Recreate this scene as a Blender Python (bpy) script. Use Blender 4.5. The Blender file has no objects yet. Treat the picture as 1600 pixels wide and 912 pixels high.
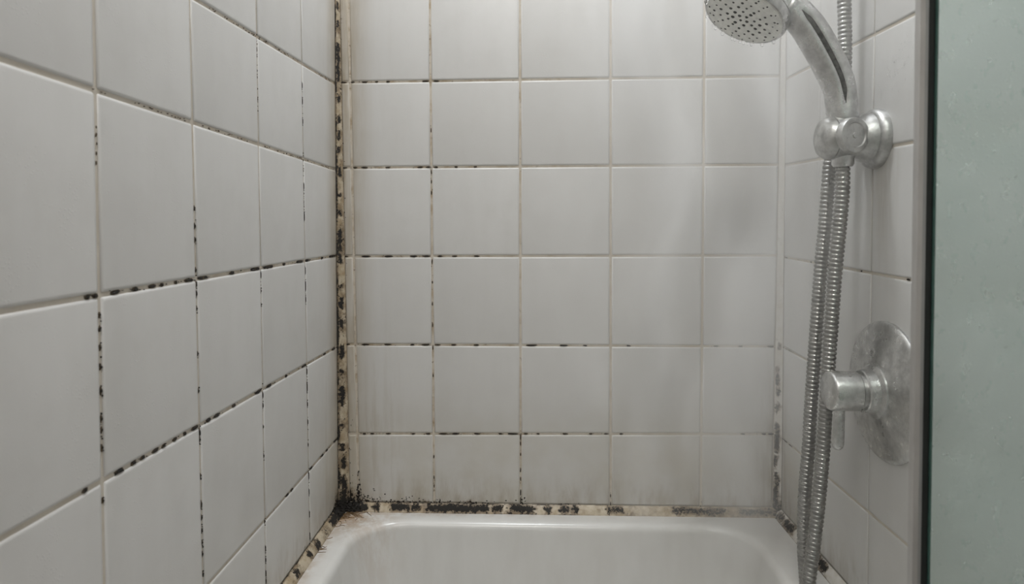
import bpy, bmesh, math, random
from mathutils import Vector, Matrix, noise

random.seed(7)
scene = bpy.context.scene
COL = scene.collection

# ------------------------------------------------------------------ camera
cam_data = bpy.data.cameras.new('camera')
cam = bpy.data.objects.new('camera', cam_data)
COL.objects.link(cam)
R_ = Vector((0.99943, 0.033751, -0.00048))
U_ = Vector((-0.000349, 0.024535, 0.999699))
F_ = Vector((-0.033753, 0.999129, -0.024533))
m = Matrix.Identity(4)
for r in range(3):
    m[r][0], m[r][1], m[r][2] = R_[r], U_[r], -F_[r]
m.translation = Vector((0.338963, -1.121381, 0.939787))
cam.matrix_world = m
cam_data.sensor_width = 36.0
cam_data.lens = 1021.27 / 1600 * 36
cam_data.shift_y = (382.8 - 456) / 1600
cam_data.clip_start = 0.02
cam_data.dof.use_dof = True
cam_data.dof.focus_distance = 0.98
cam_data.dof.aperture_fstop = 9.0
scene.camera = cam

# ------------------------------------------------------------------ world, lamps, exposure
world = bpy.data.worlds.new('world')
scene.world = world
world.use_nodes = True
world.node_tree.nodes['Background'].inputs[0].default_value = (0.9, 0.95, 1, 1)
world.node_tree.nodes['Background'].inputs[1].default_value = 0.02
SHOWER_LAMP_W = 9.9      # recessed lamp above the tub
ROOM_FILL_W = 10.3       # unseen lamp added behind the viewer as fill light
STEAM_DENSITY = 1.7
vs = scene.view_settings
vs.view_transform = 'Standard'
vs.look = 'None'
vs.gamma = 1.0
vs.exposure = 0.0
vs.use_curve_mapping = False
scene.cycles.max_bounces = 12
scene.cycles.diffuse_bounces = 6
scene.cycles.volume_bounces = 3
scene.cycles.volume_step_rate = 2.0

# ------------------------------------------------------------------ helpers
def link(name, me, mat=None, parent=None, smooth=False, kind=None, label=None):
    o = bpy.data.objects.new(name, me)
    COL.objects.link(o)
    if mat is not None and me is not None and not me.materials:
        me.materials.append(mat)
    if parent is not None:
        o.parent = parent
    if smooth:
        for p in me.polygons:
            p.use_smooth = True
    if kind:
        o['kind'] = kind
    if label:
        o['label'] = label
    return o

def mesh(name, verts, faces):
    me = bpy.data.meshes.new(name)
    me.from_pydata([tuple(v) for v in verts], [], faces)
    me.update()
    return me

def thing(name, label, cat, loc=(0, 0, 0), group=None):
    o = bpy.data.objects.new(name, None)
    COL.objects.link(o)
    o.empty_display_size = 0.02
    o['label'] = label
    o['category'] = cat
    if group:
        o['group'] = group
    return o

def box_data(x0, x1, y0, y1, z0, z1):
    v = [(x0, y0, z0), (x1, y0, z0), (x1, y1, z0), (x0, y1, z0), (x0, y0, z1), (x1, y0, z1), (x1, y1, z1), (x0, y1, z1)]
    f = [(0, 3, 2, 1), (4, 5, 6, 7), (0, 1, 5, 4), (1, 2, 6, 5), (2, 3, 7, 6), (3, 0, 4, 7)]
    return v, f

def box(name, b, mat, parent=None, kind=None, bevel=0.0, label=None):
    v, f = box_data(*b)
    me = mesh(name, v, f)
    if bevel:
        bm = bmesh.new(); bm.from_mesh(me)
        bmesh.ops.bevel(bm, geom=bm.edges[:], offset=bevel, segments=2, affect='EDGES', profile=0.5)
        bm.to_mesh(me); bm.free()
    o = link(name, me, mat, parent, kind=kind, label=label)
    return o

def basis(axis, ref=(0, 0, 1)):
    a = Vector(axis).normalized()
    r = Vector(ref)
    if abs(a.dot(r)) > 0.95:
        r = Vector((0, 1, 0))
    s = a.cross(r).normalized()
    t = s.cross(a).normalized()
    return a, s, t

def lathe(name, origin, axis, prof, mat, parent=None, n=48, smooth=True, kind=None, label=None):
    """prof: list of (distance along the axis, radius)."""
    o = Vector(origin); a, s, t = basis(axis)
    vs_, fs = [], []
    rings = []
    for d, r in prof:
        if r < 1e-6:
            vs_.append(o + a * d); rings.append([len(vs_) - 1])
        else:
            ring = []
            for k in range(n):
                an = 2 * math.pi * k / n
                vs_.append(o + a * d + (s * math.cos(an) + t * math.sin(an)) * r)
                ring.append(len(vs_) - 1)
            rings.append(ring)
    for A, B in zip(rings, rings[1:]):
        if len(A) == 1 and len(B) == 1:
            continue
        for k in range(n):
            k2 = (k + 1) % n
            if len(A) == 1:
                fs.append((A[0], B[k2], B[k]))
            elif len(B) == 1:
                fs.append((A[k], A[k2], B[0]))
            else:
                fs.append((A[k], A[k2], B[k2], B[k]))
    if len(rings[0]) > 1: fs.append(tuple(reversed(rings[0])))
    if len(rings[-1]) > 1: fs.append(tuple(rings[-1]))
    me = mesh(name, vs_, fs)
    bm = bmesh.new(); bm.from_mesh(me); bmesh.ops.recalc_face_normals(bm, faces=bm.faces[:]); bm.to_mesh(me); bm.free()
    ob = link(name, me, mat, parent, smooth=smooth, kind=kind, label=label)
    if smooth:
        md = ob.modifiers.new('edge', 'EDGE_SPLIT'); md.split_angle = math.radians(38)
    return ob

def catmull(pts, per):
    P = [Vector(p) for p in pts]
    P = [P[0] * 2 - P[1]] + P + [P[-1] * 2 - P[-2]]
    out = []
    for i in range(1, len(P) - 2):
        a, b, c, d = P[i - 1], P[i], P[i + 1], P[i + 2]
        for k in range(per):
            t = k / per
            out.append(0.5 * ((2 * b) + (c - a) * t + (2 * a - 5 * b + 4 * c - d) * t * t + (3 * b - a - 3 * c + d) * t ** 3))
    out.append(P[-2])
    return out

def resample(pts, step):
    L = [0.0]
    for a, b in zip(pts, pts[1:]):
        L.append(L[-1] + (b - a).length)
    n = max(2, int(L[-1] / step))
    out, j = [], 0
    for k in range(n + 1):
        s = L[-1] * k / n
        while j < len(L) - 2 and L[j + 1] < s:
            j += 1
        t = (s - L[j]) / max(1e-9, L[j + 1] - L[j])
        out.append(pts[j].lerp(pts[j + 1], min(1, t)))
    return out

def sweep(name, pts, rad, mat, parent=None, n=12, front=None, kind=None, label=None, caps=True):
    """rad(i, angle) -> radius; angle 0 looks along front."""
    vs_, fs = [], []
    N = len(pts)
    up = None
    for i, p in enumerate(pts):
        t = (pts[min(N - 1, i + 1)] - pts[max(0, i - 1)]).normalized()
        if front is not None:
            f = Vector(front) - t * t.dot(Vector(front)); f.normalize()
        else:
            if up is None:
                up = t.orthogonal().normalized()
            f = (up - t * t.dot(up)).normalized(); up = f
        s = t.cross(f)
        for k in range(n):
            an = 2 * math.pi * k / n
            r = rad(i, an)
            vs_.append(p + (f * math.cos(an) + s * math.sin(an)) * r)
    for i in range(N - 1):
        for k in range(n):
            k2 = (k + 1) % n
            fs.append((i * n + k, i * n + k2, (i + 1) * n + k2, (i + 1) * n + k))
    if caps:
        fs.append(tuple(reversed(range(n)))); fs.append(tuple(range((N - 1) * n, N * n)))
    me = mesh(name, vs_, fs)
    bm = bmesh.new(); bm.from_mesh(me); bmesh.ops.recalc_face_normals(bm, faces=bm.faces[:]); bm.to_mesh(me); bm.free()
    return link(name, me, mat, parent, smooth=True, kind=kind, label=label)

# ------------------------------------------------------------------ node helpers
class NT:
    def __init__(self, name):
        self.mat = bpy.data.materials.new(name)
        self.mat.use_nodes = True
        self.t = self.mat.node_tree
        self.t.nodes.clear()
        self.out = self.t.nodes.new('ShaderNodeOutputMaterial')
    def n(self, typ, ins=None, **kw):
        nd = self.t.nodes.new('ShaderNode' + typ)
        for k, v in kw.items():
            setattr(nd, k, v)
        for k, v in (ins or {}).items():
            self.set(nd.inputs[k], v)
        return nd
    def set(self, sock, v):
        if isinstance(v, bpy.types.NodeSocket):
            self.t.links.new(v, sock)
        elif isinstance(v, bpy.types.Node):
            self.t.links.new(v.outputs[0], sock)
        else:
            if hasattr(sock.default_value, '__len__') and len(sock.default_value) == 4 and len(v) == 3:
                v = tuple(v) + (1,)
            sock.default_value = v
    def math(self, op, a, b=0.0, c=None, clamp=False):
        nd = self.n('Math', operation=op, use_clamp=clamp)
        self.set(nd.inputs[0], a); self.set(nd.inputs[1], b)
        if c is not None: self.set(nd.inputs[2], c)
        return nd.outputs[0]
    def ramp(self, v, a, b, lo=0.0, hi=1.0):
        nd = self.n('MapRange', interpolation_type='SMOOTHSTEP')
        self.set(nd.inputs['Value'], v); self.set(nd.inputs['From Min'], a); self.set(nd.inputs['From Max'], b)
        self.set(nd.inputs['To Min'], lo); self.set(nd.inputs['To Max'], hi)
        return nd.outputs[0]
    def mix(self, f, a, b):
        nd = self.n('Mix', data_type='RGBA')
        self.set(nd.inputs[0], f); self.set(nd.inputs[6], a); self.set(nd.inputs[7], b)
        return nd.outputs[2]
    def noise(self, vec, scale, detail=3.0, rough=0.55):
        nd = self.n('TexNoise'); self.set(nd.inputs['Vector'], vec)
        nd.inputs['Scale'].default_value = scale; nd.inputs['Detail'].default_value = detail; nd.inputs['Roughness'].default_value = rough
        return nd.outputs['Fac']
    def scaled(self, vec, s):
        nd = self.n('Mapping'); self.set(nd.inputs['Vector'], vec); nd.inputs['Scale'].default_value = s
        return nd.outputs[0]
    def pos(self):
        return self.n('NewGeometry').outputs['Position']
    def sep(self, v):
        nd = self.n('SeparateXYZ'); self.set(nd.inputs[0], v)
        return nd.outputs[0], nd.outputs[1], nd.outputs[2]
    def bsdf(self, **kw):
        b = self.n('BsdfPrincipled')
        for k, v in kw.items():
            self.set(b.inputs[k.replace('_', ' ')], v)
        self.t.links.new(b.outputs[0], self.out.inputs['Surface'])
        return b
    def bump(self, h, strength, dist=0.001):
        nd = self.n('Bump'); nd.inputs['Strength'].default_value = strength; nd.inputs['Distance'].default_value = dist
        self.set(nd.inputs['Height'], h)
        return nd.outputs[0]

XR = 0.7587
TUB_Z = 0.45

def mat_tile():
    t = NT('glazed_white_tile'); p = t.pos(); x, y, z = t.sep(p)
    oi = t.n('ObjectInfo').outputs['Random']
    base = t.mix(oi, (0.600, 0.594, 0.582), (0.650, 0.645, 0.634))
    streak = t.noise(t.scaled(p, (26, 26, 3.5)), 1.0, 3)
    mott = t.noise(p, 14.0, 4, 0.6)
    base = t.mix(t.ramp(streak, 0.20, 0.85, 0, 0.22), base, (0.50, 0.49, 0.465))
    base = t.mix(t.ramp(mott, 0.4, 0.7, 0, 0.25), base, (0.54, 0.53, 0.51))
    # yellow-brown grime that creeps out of the mouldy left corner
    d = t.math('SQRT', t.math('ADD', t.math('MULTIPLY', x, x), t.math('MULTIPLY', y, y)))
    vst = t.noise(t.scaled(p, (90, 90, 9)), 1.0, 5, 0.6)
    patch = t.noise(p, 16.0, 3)
    near = t.ramp(d, 0.075, 0.004)
    g1 = t.math('MULTIPLY', near, t.ramp(t.math('ADD', vst, t.math('MULTIPLY', patch, 0.5)), 0.5, 1.05, 0.45, 0.95))
    low = t.ramp(z, 0.85, 0.47, 0.12, 1.0)
    wide = t.math('MULTIPLY', t.math('MULTIPLY', t.ramp(d, 0.14, 0.01), low), t.ramp(vst, 0.42, 0.7, 0.0, 0.75))
    g1 = t.math('MAXIMUM', g1, wide)
    base = t.mix(g1, base, (0.34, 0.28, 0.19))
    # tiles turn yellow-brown toward the lowest course, browner above the tub joint
    low_brown = t.math('MULTIPLY', t.ramp(z, 0.70, 0.47), t.ramp(t.noise(p, 9.0, 4, 0.6), 0.30, 0.70, 0.15, 0.75))
    low_brown = t.math('MULTIPLY', low_brown, t.ramp(y, -0.20, -0.01, 0.30, 1.0))
    base = t.mix(low_brown, base, (0.46, 0.425, 0.35))
    h = t.ramp(z, 0.53, 0.462)
    g2 = t.math('MULTIPLY', h, t.ramp(t.noise(t.scaled(p, (40, 40, 12)), 1.0, 5, 0.65), 0.40, 0.72, 0.0, 0.6))
    base = t.mix(g2, base, (0.30, 0.245, 0.17))
    dr = t.math('SUBTRACT', XR, x)
    dR = t.math('SQRT', t.math('ADD', t.math('MULTIPLY', dr, dr), t.math('MULTIPLY', y, y)))
    g3 = t.math('MULTIPLY', t.math('MULTIPLY', t.ramp(dR, 0.06, 0.004), t.ramp(z, 0.85, 0.50)), t.ramp(vst, 0.35, 0.7, 0.1, 0.7))
    base = t.mix(g3, base, (0.31, 0.26, 0.19))
    # faint brown upright streaks below the wall bracket
    q = t.math('ADD', t.math('ABSOLUTE', t.math('ADD', y, 0.318)), t.math('MULTIPLY', dr, 30.0))
    g4 = t.math('MULTIPLY', t.math('MULTIPLY', t.ramp(q, 0.045, 0.0), t.ramp(z, 0.82, 1.02)), t.ramp(vst, 0.35, 0.65, 0.08, 0.38))
    g4 = t.math('MULTIPLY', g4, t.ramp(z, 1.06, 1.02))
    base = t.mix(g4, base, (0.36, 0.32, 0.25))
    # black mould crumbs spreading over the tiles from the corner and the tub joint
    sp = t.noise(p, 190.0, 6, 0.66); sp2 = t.noise(t.scaled(p, (1, 1, 0)), 38.0, 3, 0.6)
    h0 = t.math('MAXIMUM', t.math('SUBTRACT', z, 0.4615), 0.0)
    dc = t.math('SQRT', t.math('ADD', t.math('MULTIPLY', d, d), t.math('MULTIPLY', t.math('MULTIPLY', h0, h0), 0.8)))
    den = t.ramp(dc, 0.062, 0.006, 0.0, 1.0)
    line = t.math('MULTIPLY', t.ramp(h0, 0.017, 0.0, 0.0, 1.0), t.math('MULTIPLY', t.ramp(sp2, 0.40, 0.66), t.ramp(d, 0.46, 0.20)))
    colm = t.math('MULTIPLY', t.ramp(d, 0.016, 0.006), t.ramp(t.noise(t.scaled(p, (0, 0, 1)), 14.0, 4, 0.7), 0.42, 0.68, 0.12, 0.75))
    den = t.math('MAXIMUM', t.math('MAXIMUM', den, line), colm)
    base = t.mix(t.ramp(t.math('ADD', den, t.math('MULTIPLY', t.math('SUBTRACT', sp, 0.5), 1.6)), 0.30, 0.85, 0.0, 0.85), base, (0.20, 0.15, 0.09))
    base = t.mix(t.ramp(t.math('ADD', den, t.math('MULTIPLY', t.math('SUBTRACT', sp, 0.5), 2.0)), 0.66, 0.78, 0.0, 1.0), base, (0.016, 0.013, 0.010))
    vor = t.n('TexVoronoi', {'Vector': t.scaled(p, (1, 1, 0.8)), 'Scale': 420.0, 'Randomness': 1.0})
    drop = t.ramp(vor.outputs['Distance'], 0.34, 0.0)
    drop = t.math('MULTIPLY', drop, t.ramp(t.noise(p, 30.0, 3), 0.48, 0.66))
    hgt = t.math('ADD', t.math('MULTIPLY', t.noise(p, 22.0, 2), 0.5), t.math('MULTIPLY', drop, 0.38))
    rough = t.ramp(mott, 0.3, 0.7, 0.28, 0.40)
    t.bsdf(Base_Color=base, Roughness=rough, Specular_IOR_Level=0.45, Normal=t.bump(hgt, 0.5, 0.0011))
    return t.mat

def mat_grout(dark=0.0):
    t = NT('cream_grout'); p = t.pos(); x, y, z = t.sep(p)
    d = t.math('SQRT', t.math('ADD', t.math('MULTIPLY', x, x), t.math('MULTIPLY', y, y)))
    nz = t.noise(p, 45.0, 4)
    f = t.math('MULTIPLY', t.ramp(nz, 0.42, 0.7, 0.15, 0.85), t.ramp(d, 0.75, 0.05, 0.12, 1.0))
    c = t.mix(f, (0.60, 0.555, 0.485), (0.36, 0.275, 0.175))
    fine = t.noise(p, 160.0, 3)
    c = t.mix(t.math('MULTIPLY', t.ramp(fine, 0.60, 0.74, 0, 0.7), t.ramp(d, 0.6, 0.1, 0.1, 1.0)), c, (0.13, 0.095, 0.06))
    t.bsdf(Base_Color=c, Roughness=0.8, Normal=t.bump(t.noise(p, 500.0, 3), 0.4, 0.0006))
    return t.mat

def mat_caulk(pale=False):
    t = NT('pale_silicone' if pale else 'yellowed_silicone'); p = t.pos()
    nz = t.noise(p, 55.0, 5, 0.65)
    if pale:
        c = t.mix(t.ramp(nz, 0.35, 0.7), (0.61, 0.59, 0.555), (0.53, 0.495, 0.435))
    else:
        c = t.mix(t.ramp(nz, 0.35, 0.7), (0.50, 0.435, 0.33), (0.31, 0.235, 0.14))
    at = t.n('Attribute', attribute_name='mould').outputs['Fac']
    fine = t.noise(p, 260.0, 6, 0.68)
    mid = t.noise(p, 90.0, 4, 0.6)
    brown = t.ramp(t.math('ADD', at, t.math('MULTIPLY', t.math('SUBTRACT', mid, 0.5), 1.3)), 0.10, 0.55, 0, 0.85)
    c = t.mix(brown, c, (0.15, 0.105, 0.06))
    black = t.ramp(t.math('ADD', at, t.math('MULTIPLY', t.math('SUBTRACT', fine, 0.5), 2.9)), 0.52, 0.70)
    c = t.mix(black, c, (0.014, 0.012, 0.0095))
    t.bsdf(Base_Color=c, Roughness=t.ramp(black, 0, 1, 0.45, 0.85), Normal=t.bump(t.math('ADD', nz, t.math('MULTIPLY', black, 0.6)), 0.5, 0.001))
    return t.mat

def simple(name, col, rough=0.5, metal=0.0, var=0.0, scale=40.0, bump=0.0, **kw):
    t = NT(name); p = t.pos(); nz = t.noise(p, scale, 4)
    c = t.mix(t.ramp(nz, 0.35, 0.7), col, tuple(v * (1 - var) for v in col))
    a = dict(Base_Color=c, Roughness=rough, Metallic=metal)
    if bump: a['Normal'] = t.bump(nz, bump, 0.0006)
    a.update(kw)
    t.bsdf(**a)
    return t.mat

def mat_enamel():
    t = NT('tub_enamel'); p = t.pos(); x, y, z = t.sep(p)
    nz = t.noise(t.scaled(p, (30, 30, 6)), 1.0, 4)
    c = t.mix(t.ramp(nz, 0.25, 0.85), (0.66, 0.655, 0.635), (0.61, 0.60, 0.575))
    d = t.math('SQRT', t.math('ADD', t.math('MULTIPLY', x, x), t.math('MULTIPLY', y, y)))
    rust = t.noise(t.scaled(p, (50, 50, 14)), 1.0, 5, 0.65)
    f = t.math('MULTIPLY', t.ramp(d, 0.15, 0.015), t.ramp(rust, 0.36, 0.58, 0.12, 0.95))
    edge = t.math('MINIMUM', x, t.math('MULTIPLY', y, -1.0))
    f2 = t.math('MULTIPLY', t.math('MULTIPLY', t.ramp(edge, 0.035, 0.006), t.ramp(x, 0.55, 0.05)), t.ramp(rust, 0.36, 0.66, 0.0, 0.6))
    f = t.math('MAXIMUM', f, f2)
    c = t.mix(f, c, (0.36, 0.235, 0.13))
    t.bsdf(Base_Color=c, Roughness=0.26, Specular_IOR_Level=0.5, Normal=t.bump(t.noise(p, 60.0, 3), 0.12, 0.001))
    return t.mat

def mat_metal(name, col, rough):
    t = NT(name); p = t.pos()
    n1 = t.noise(p, 70.0, 5, 0.65); n2 = t.noise(p, 420.0, 3)
    c = t.mix(t.ramp(n1, 0.35, 0.7), col, tuple(v * 0.72 for v in col))
    r = t.ramp(n1, 0.3, 0.7, rough * 0.8, rough * 1.35)
    t.bsdf(Base_Color=c, Metallic=1.0, Roughness=r, Normal=t.bump(n2, 0.16, 0.0006))
    return t.mat

def mat_glass():
    t = NT('misted_green_glass'); p = t.pos()
    n1 = t.noise(t.scaled(p, (90, 90, 60)), 1.0, 5, 0.6); n2 = t.noise(p, 12.0, 2)
    vor = t.n('TexVoronoi', {'Vector': p, 'Scale': 300.0})
    hgt = t.math('ADD', n1, t.math('MULTIPLY', t.ramp(vor.outputs['Distance'], 0.4, 0.0), 0.5))
    t.bsdf(Base_Color=t.mix(t.ramp(n2, 0.35, 0.7), (0.80, 0.905, 0.875), (0.76, 0.875, 0.84)), Roughness=t.ramp(n1, 0.3, 0.7, 0.24, 0.40),
           IOR=1.45, Transmission_Weight=1.0, Normal=t.bump(hgt, 0.25, 0.0008))
    return t.mat

def mat_emit(name, col, s):
    t = NT(name); e = t.n('Emission', {'Color': col, 'Strength': s})
    t.t.links.new(e.outputs[0], t.out.inputs['Surface'])
    return t.mat

M = {}
M['tile'] = mat_tile(); M['grout'] = mat_grout(); M['caulk'] = mat_caulk(); M['enamel'] = mat_enamel(); M['caulk_pale'] = mat_caulk(True)
M['mold'] = simple('black_mould', (0.016, 0.013, 0.010), 0.9, var=0.5, scale=300, bump=0.5)
M['stainline'] = simple('brown_mould', (0.10, 0.072, 0.042), 0.85, var=0.6, scale=200)
M['hair'] = simple('rust_brown_strand', (0.20, 0.125, 0.06), 0.7, var=0.4)
M['plaster'] = simple('white_plaster', (0.68, 0.67, 0.65), 0.85, var=0.05, scale=8, bump=0.1)
M['floor'] = simple('grey_floor', (0.34, 0.33, 0.31), 0.5, var=0.2, scale=10)
M['chrome'] = mat_metal('misted_chrome', (0.68, 0.68, 0.675), 0.30)
M['chrome_dark'] = mat_metal('worn_dark_chrome', (0.56, 0.56, 0.555), 0.33)
M['chrome_valve'] = mat_metal('dull_chrome', (0.70, 0.70, 0.69), 0.30)
M['chrome_bracket'] = mat_metal('fogged_chrome', (0.61, 0.61, 0.60), 0.38)
M['hose'] = mat_metal('hose_steel', (0.40, 0.395, 0.38), 0.30)
M['groove_refl'] = simple('painted_groove_reflection', (0.15, 0.148, 0.142), 0.3, metal=0.7, var=0.5, scale=200, bump=0.4)  # darkness of the handle's reflection put into the colour
M['face'] = simple('grey_spray_plate', (0.86, 0.86, 0.82), 0.4, var=0.15, scale=120, bump=0.15)
M['nozzle'] = simple('dark_rubber', (0.07, 0.07, 0.066), 0.5, var=0.3)
M['alu'] = simple('brushed_aluminium', (0.56, 0.55, 0.54), 0.42, metal=0.85, var=0.1, scale=30)
M['alu_edge'] = simple('light_aluminium_edge', (0.42, 0.43, 0.43), 0.35, metal=0.9, var=0.1)
M['seal'] = simple('black_seal', (0.006, 0.010, 0.009), 0.35, var=0.4)
M['glass'] = mat_glass()
M['glass_edge'] = simple('green_glass_edge', (0.045, 0.10, 0.085), 0.2, var=0.3)
M['water'] = simple('water', (1, 1, 1), 0.02, IOR=1.33, Transmission_Weight=1.0)
M['white'] = simple('white_lacquer', (0.8, 0.8, 0.8), 0.4)

# ------------------------------------------------------------------ room shell
def struct(name, b, mat):
    return box(name, b, mat, kind='structure')
G = 0.0014            # depth of the grout below the tile faces
TOP = 1.955           # top of the tiled area
wall_left = struct('wall_left', (-0.10, -G, -2.3, 0.10, 0.0, 2.3), M['grout'])
wall_back = struct('wall_back', (-G, 0.86, G, 0.10, 0.0, 2.3), M['grout'])
wall_right = struct('wall_right', (XR + G, 0.86, -0.745, G, 0.0, 2.3), M['grout'])
struct('wall_front', (-G, 1.8, -2.4, -2.3, 0.0, 2.3), M['plaster'])
struct('wall_outer', (1.7, 1.8, -2.3, 0.10, 0.0, 2.3), M['plaster'])
struct('wall_corner', (0.86, 1.7, 0.0, 0.10, 0.0, 2.3), M['plaster'])
struct('floor', (-0.1, 1.8, -2.4, 0.1, -0.08, 0.0), M['floor'])
struct('ceiling', (-0.1, 1.8, -2.4, 0.1, 2.3, 2.38), M['plaster'])
box('plaster_band', (-G, 0.0, -2.3, 0.0, TOP, 2.3), M['plaster'], wall_left)
box('plaster_panel', (-G, 0.0, -2.3, -0.9275, 0.0, TOP), M['plaster'], wall_left)
box('plaster_panel', (-G, 0.0, -0.9275, -0.725, 0.0, 0.4615), M['plaster'], wall_left)
box('plaster_band', (0.0, XR, 0.0, G, TOP, 2.3), M['plaster'], wall_back)
box('plaster_band', (XR, XR + G, -0.745, 0.0, TOP, 2.3), M['plaster'], wall_right)
box('plaster_end', (XR, 0.862, -0.748, -0.745, 0.0, 2.3), M['plaster'], wall_right)
box('plaster_side', (0.86, 0.862, -0.745, 0.0, 0.0, 2.3), M['plaster'], wall_right)

# ------------------------------------------------------------------ tiles: each one a piece of its wall
def isect(L1, L2):
    """a = A + B*b  (column)   and   b = C + D*a (row)"""
    (A, B), (C, D) = L1, L2
    b = (C + D * A) / (1 - D * B)
    return (A + B * b, b)

def inset_quad(q, t):
    n = len(q); out = []
    for i in range(n):
        p0, p1, p2 = Vector(q[i - 1]), Vector(q[i]), Vector(q[(i + 1) % n])
        e1 = (p1 - p0).normalized(); e2 = (p2 - p1).normalized()
        n1 = Vector((-e1.y, e1.x)); n2 = Vector((-e2.y, e2.x))
        k = t / (1 + n1.dot(n2))
        out.append(p1 + (n1 + n2) * k)
    return out

def tile(quad, to3, parent, gap=0.0019, rnd=random, squeeze=0.0):
    area = sum(quad[i][0] * quad[(i + 1) % 4][1] - quad[(i + 1) % 4][0] * quad[i][1] for i in range(4))
    if area < 0: quad = quad[::-1]
    if squeeze:      # tighter upright joints
        m_ = sum(p[0] for p in quad) / 4
        quad = [(p[0] + math.copysign(squeeze, p[0] - m_), p[1]) for p in quad]
    c = Vector((sum(p[0] for p in quad) / 4, sum(p[1] for p in quad) / 4))
    tx, ty, off = rnd.uniform(-.0022, .0022), rnd.uniform(-.0022, .0022), rnd.uniform(-.00015, .00015)
    rings = []; vs_ = []
    for ins, dep in ((gap, -0.0035), (gap + 0.0001, -0.0011), (gap + 0.0008, -0.00025), (gap + 0.0028, 0.0)):
        q = inset_quad(quad, ins); ring = []
        for i in range(4):
            p = q[i]
            for nb in (q[i - 1], q[(i + 1) % 4]):
                e = (nb - p)
                s = p + e.normalized() * min(0.0010, e.length * 0.3)
                d = dep + (off + tx * (s.x - c.x) + ty * (s.y - c.y))
                vs_.append(to3(s.x, s.y, d)); ring.append(len(vs_) - 1)
        rings.append(ring)
    fs = []
    for A, B in zip(rings, rings[1:]):
        for k in range(8):
            fs.append((A[k], A[(k + 1) % 8], B[(k + 1) % 8], B[k]))
    fs.append(tuple(rings[-1]))
    me = mesh('tile', vs_, fs)
    bm = bmesh.new(); bm.from_mesh(me); bmesh.ops.recalc_face_normals(bm, faces=bm.faces[:])
    want = Vector(to3(0, 0, 1)) - Vector(to3(0, 0, 0))
    bm.faces.ensure_lookup_table()
    if bm.faces[-1].normal.dot(want) < 0:
        bmesh.ops.reverse_faces(bm, faces=bm.faces[:])
    bm.to_mesh(me); bm.free()
    return link('tile', me, M['tile'], parent, smooth=True)

BOT = 0.4625
T = 0.152
to_left = lambda a, b, d: (d, a, b)
to_back = lambda a, b, d: (a, -d, b)
to_right = lambda a, b, d: (XR - d, a, b)
rows_left = [(BOT, 0.0), (0.57871, 0.01943), (0.73661, -0.00832), (0.89461, 0.01016), (1.04113, -0.01001), (1.18811, 0.03801)]
rows_back = [(BOT, 0.0), (0.58293, 0.00909), (0.73938, 0.00054), (0.8925, 0.00304), (1.04575, 0.00333), (1.1925, 0.00583)]
rows_right = [(BOT, 0.0), (0.585, 0.004), (0.7405, 0.028), (0.8925, 0.026), (1.0465, 0.028), (1.190, 0.034)]
for rw, s in ((rows_left, 0.015), (rows_back, 0.003), (rows_right, 0.02)):
    for k in range(1, 6):
        rw.append((1.193 + k * T, s * max(0, 1 - k * 0.4)) if k < 5 else (TOP, 0.0))
cols_left = [(-0.0088, 0.0), (-0.14089, -0.0252), (-0.30615, -0.01661), (-0.45764, -0.02069), (-0.61969, -0.00328), (-0.7725, -0.002), (-0.9275, 0.0)]
corner_edge = (0.0212, -0.0130)          # left edge of the narrow cut strip, leaning
cols_back = [corner_edge, (0.03909, -0.01415), (0.16763, -0.00522), (0.31647, -0.00126), (0.47269, -0.00321), (0.6248, 0.00122), (0.7440, 0.0085)]
cols_right = [(-0.0075, 0.0), (-0.1400, 0.0), (-0.2930, 0.0), (-0.4440, 0.0), (-0.5960, 0.0), (-0.7450, 0.0)]

def tile_wall(cols, rows, to3, parent, gap, squeeze=0.0):
    for i in range(len(cols) - 1):
        for k in range(len(rows) - 1):
            q = [isect(cols[i], rows[k]), isect(cols[i + 1], rows[k]), isect(cols[i + 1], rows[k + 1]), isect(cols[i], rows[k + 1])]
            tile(q, to3, parent, gap, squeeze=squeeze)
tile_wall(cols_left, rows_left, to_left, wall_left, 0.0019)
tile_wall(cols_back, rows_back, to_back, wall_back, 0.0019)
tile_wall(cols_right, rows_right, to_right, wall_right, 0.0017, 0.0009)

# ------------------------------------------------------------------ mould growth (uncountable, real relief)
class Blobs:
    def __init__(self): self.v, self.f = [], []
    def add(self, origin, eu, ev, en, lu, lv, h=0.0005, base=-0.0004, n=None, jag=0.35):
        n = n or random.randint(9, 13)
        o = Vector(origin); eu, ev, en = Vector(eu), Vector(ev), Vector(en)
        i0 = len(self.v)
        self.v.append(o + en * h)
        ph = random.random() * 6.28
        ring2 = []
        for rr, hh in ((0.6, h * 0.75), (1.0, base)):
            for k in range(n):
                an = 2 * math.pi * (k + 0.3 * random.random()) / n + ph
                r = rr * (1 - jag * random.random())
                c, s = math.cos(an), math.sin(an)
                # squarish oval
                w = (abs(c) ** 3 + abs(s) ** 3) ** (-1 / 3)
                self.v.append(o + eu * (lu * c * r * w) + ev * (lv * s * r * w) + en * hh)
        for k in range(n):
            k2 = (k + 1) % n
            self.f.append((i0, i0 + 1 + k, i0 + 1 + k2))
            self.f.append((i0 + 1 + k, i0 + 1 + n + k, i0 + 1 + n + k2, i0 + 1 + k2))
    def build(self, name, mat, parent, label=None):
        me = mesh(name, self.v, self.f)
        bm = bmesh.new(); bm.from_mesh(me); bmesh.ops.recalc_face_normals(bm, faces=bm.faces[:]); bm.to_mesh(me); bm.free()
        return link(name, me, mat, parent, kind='stuff', label=label)

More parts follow.
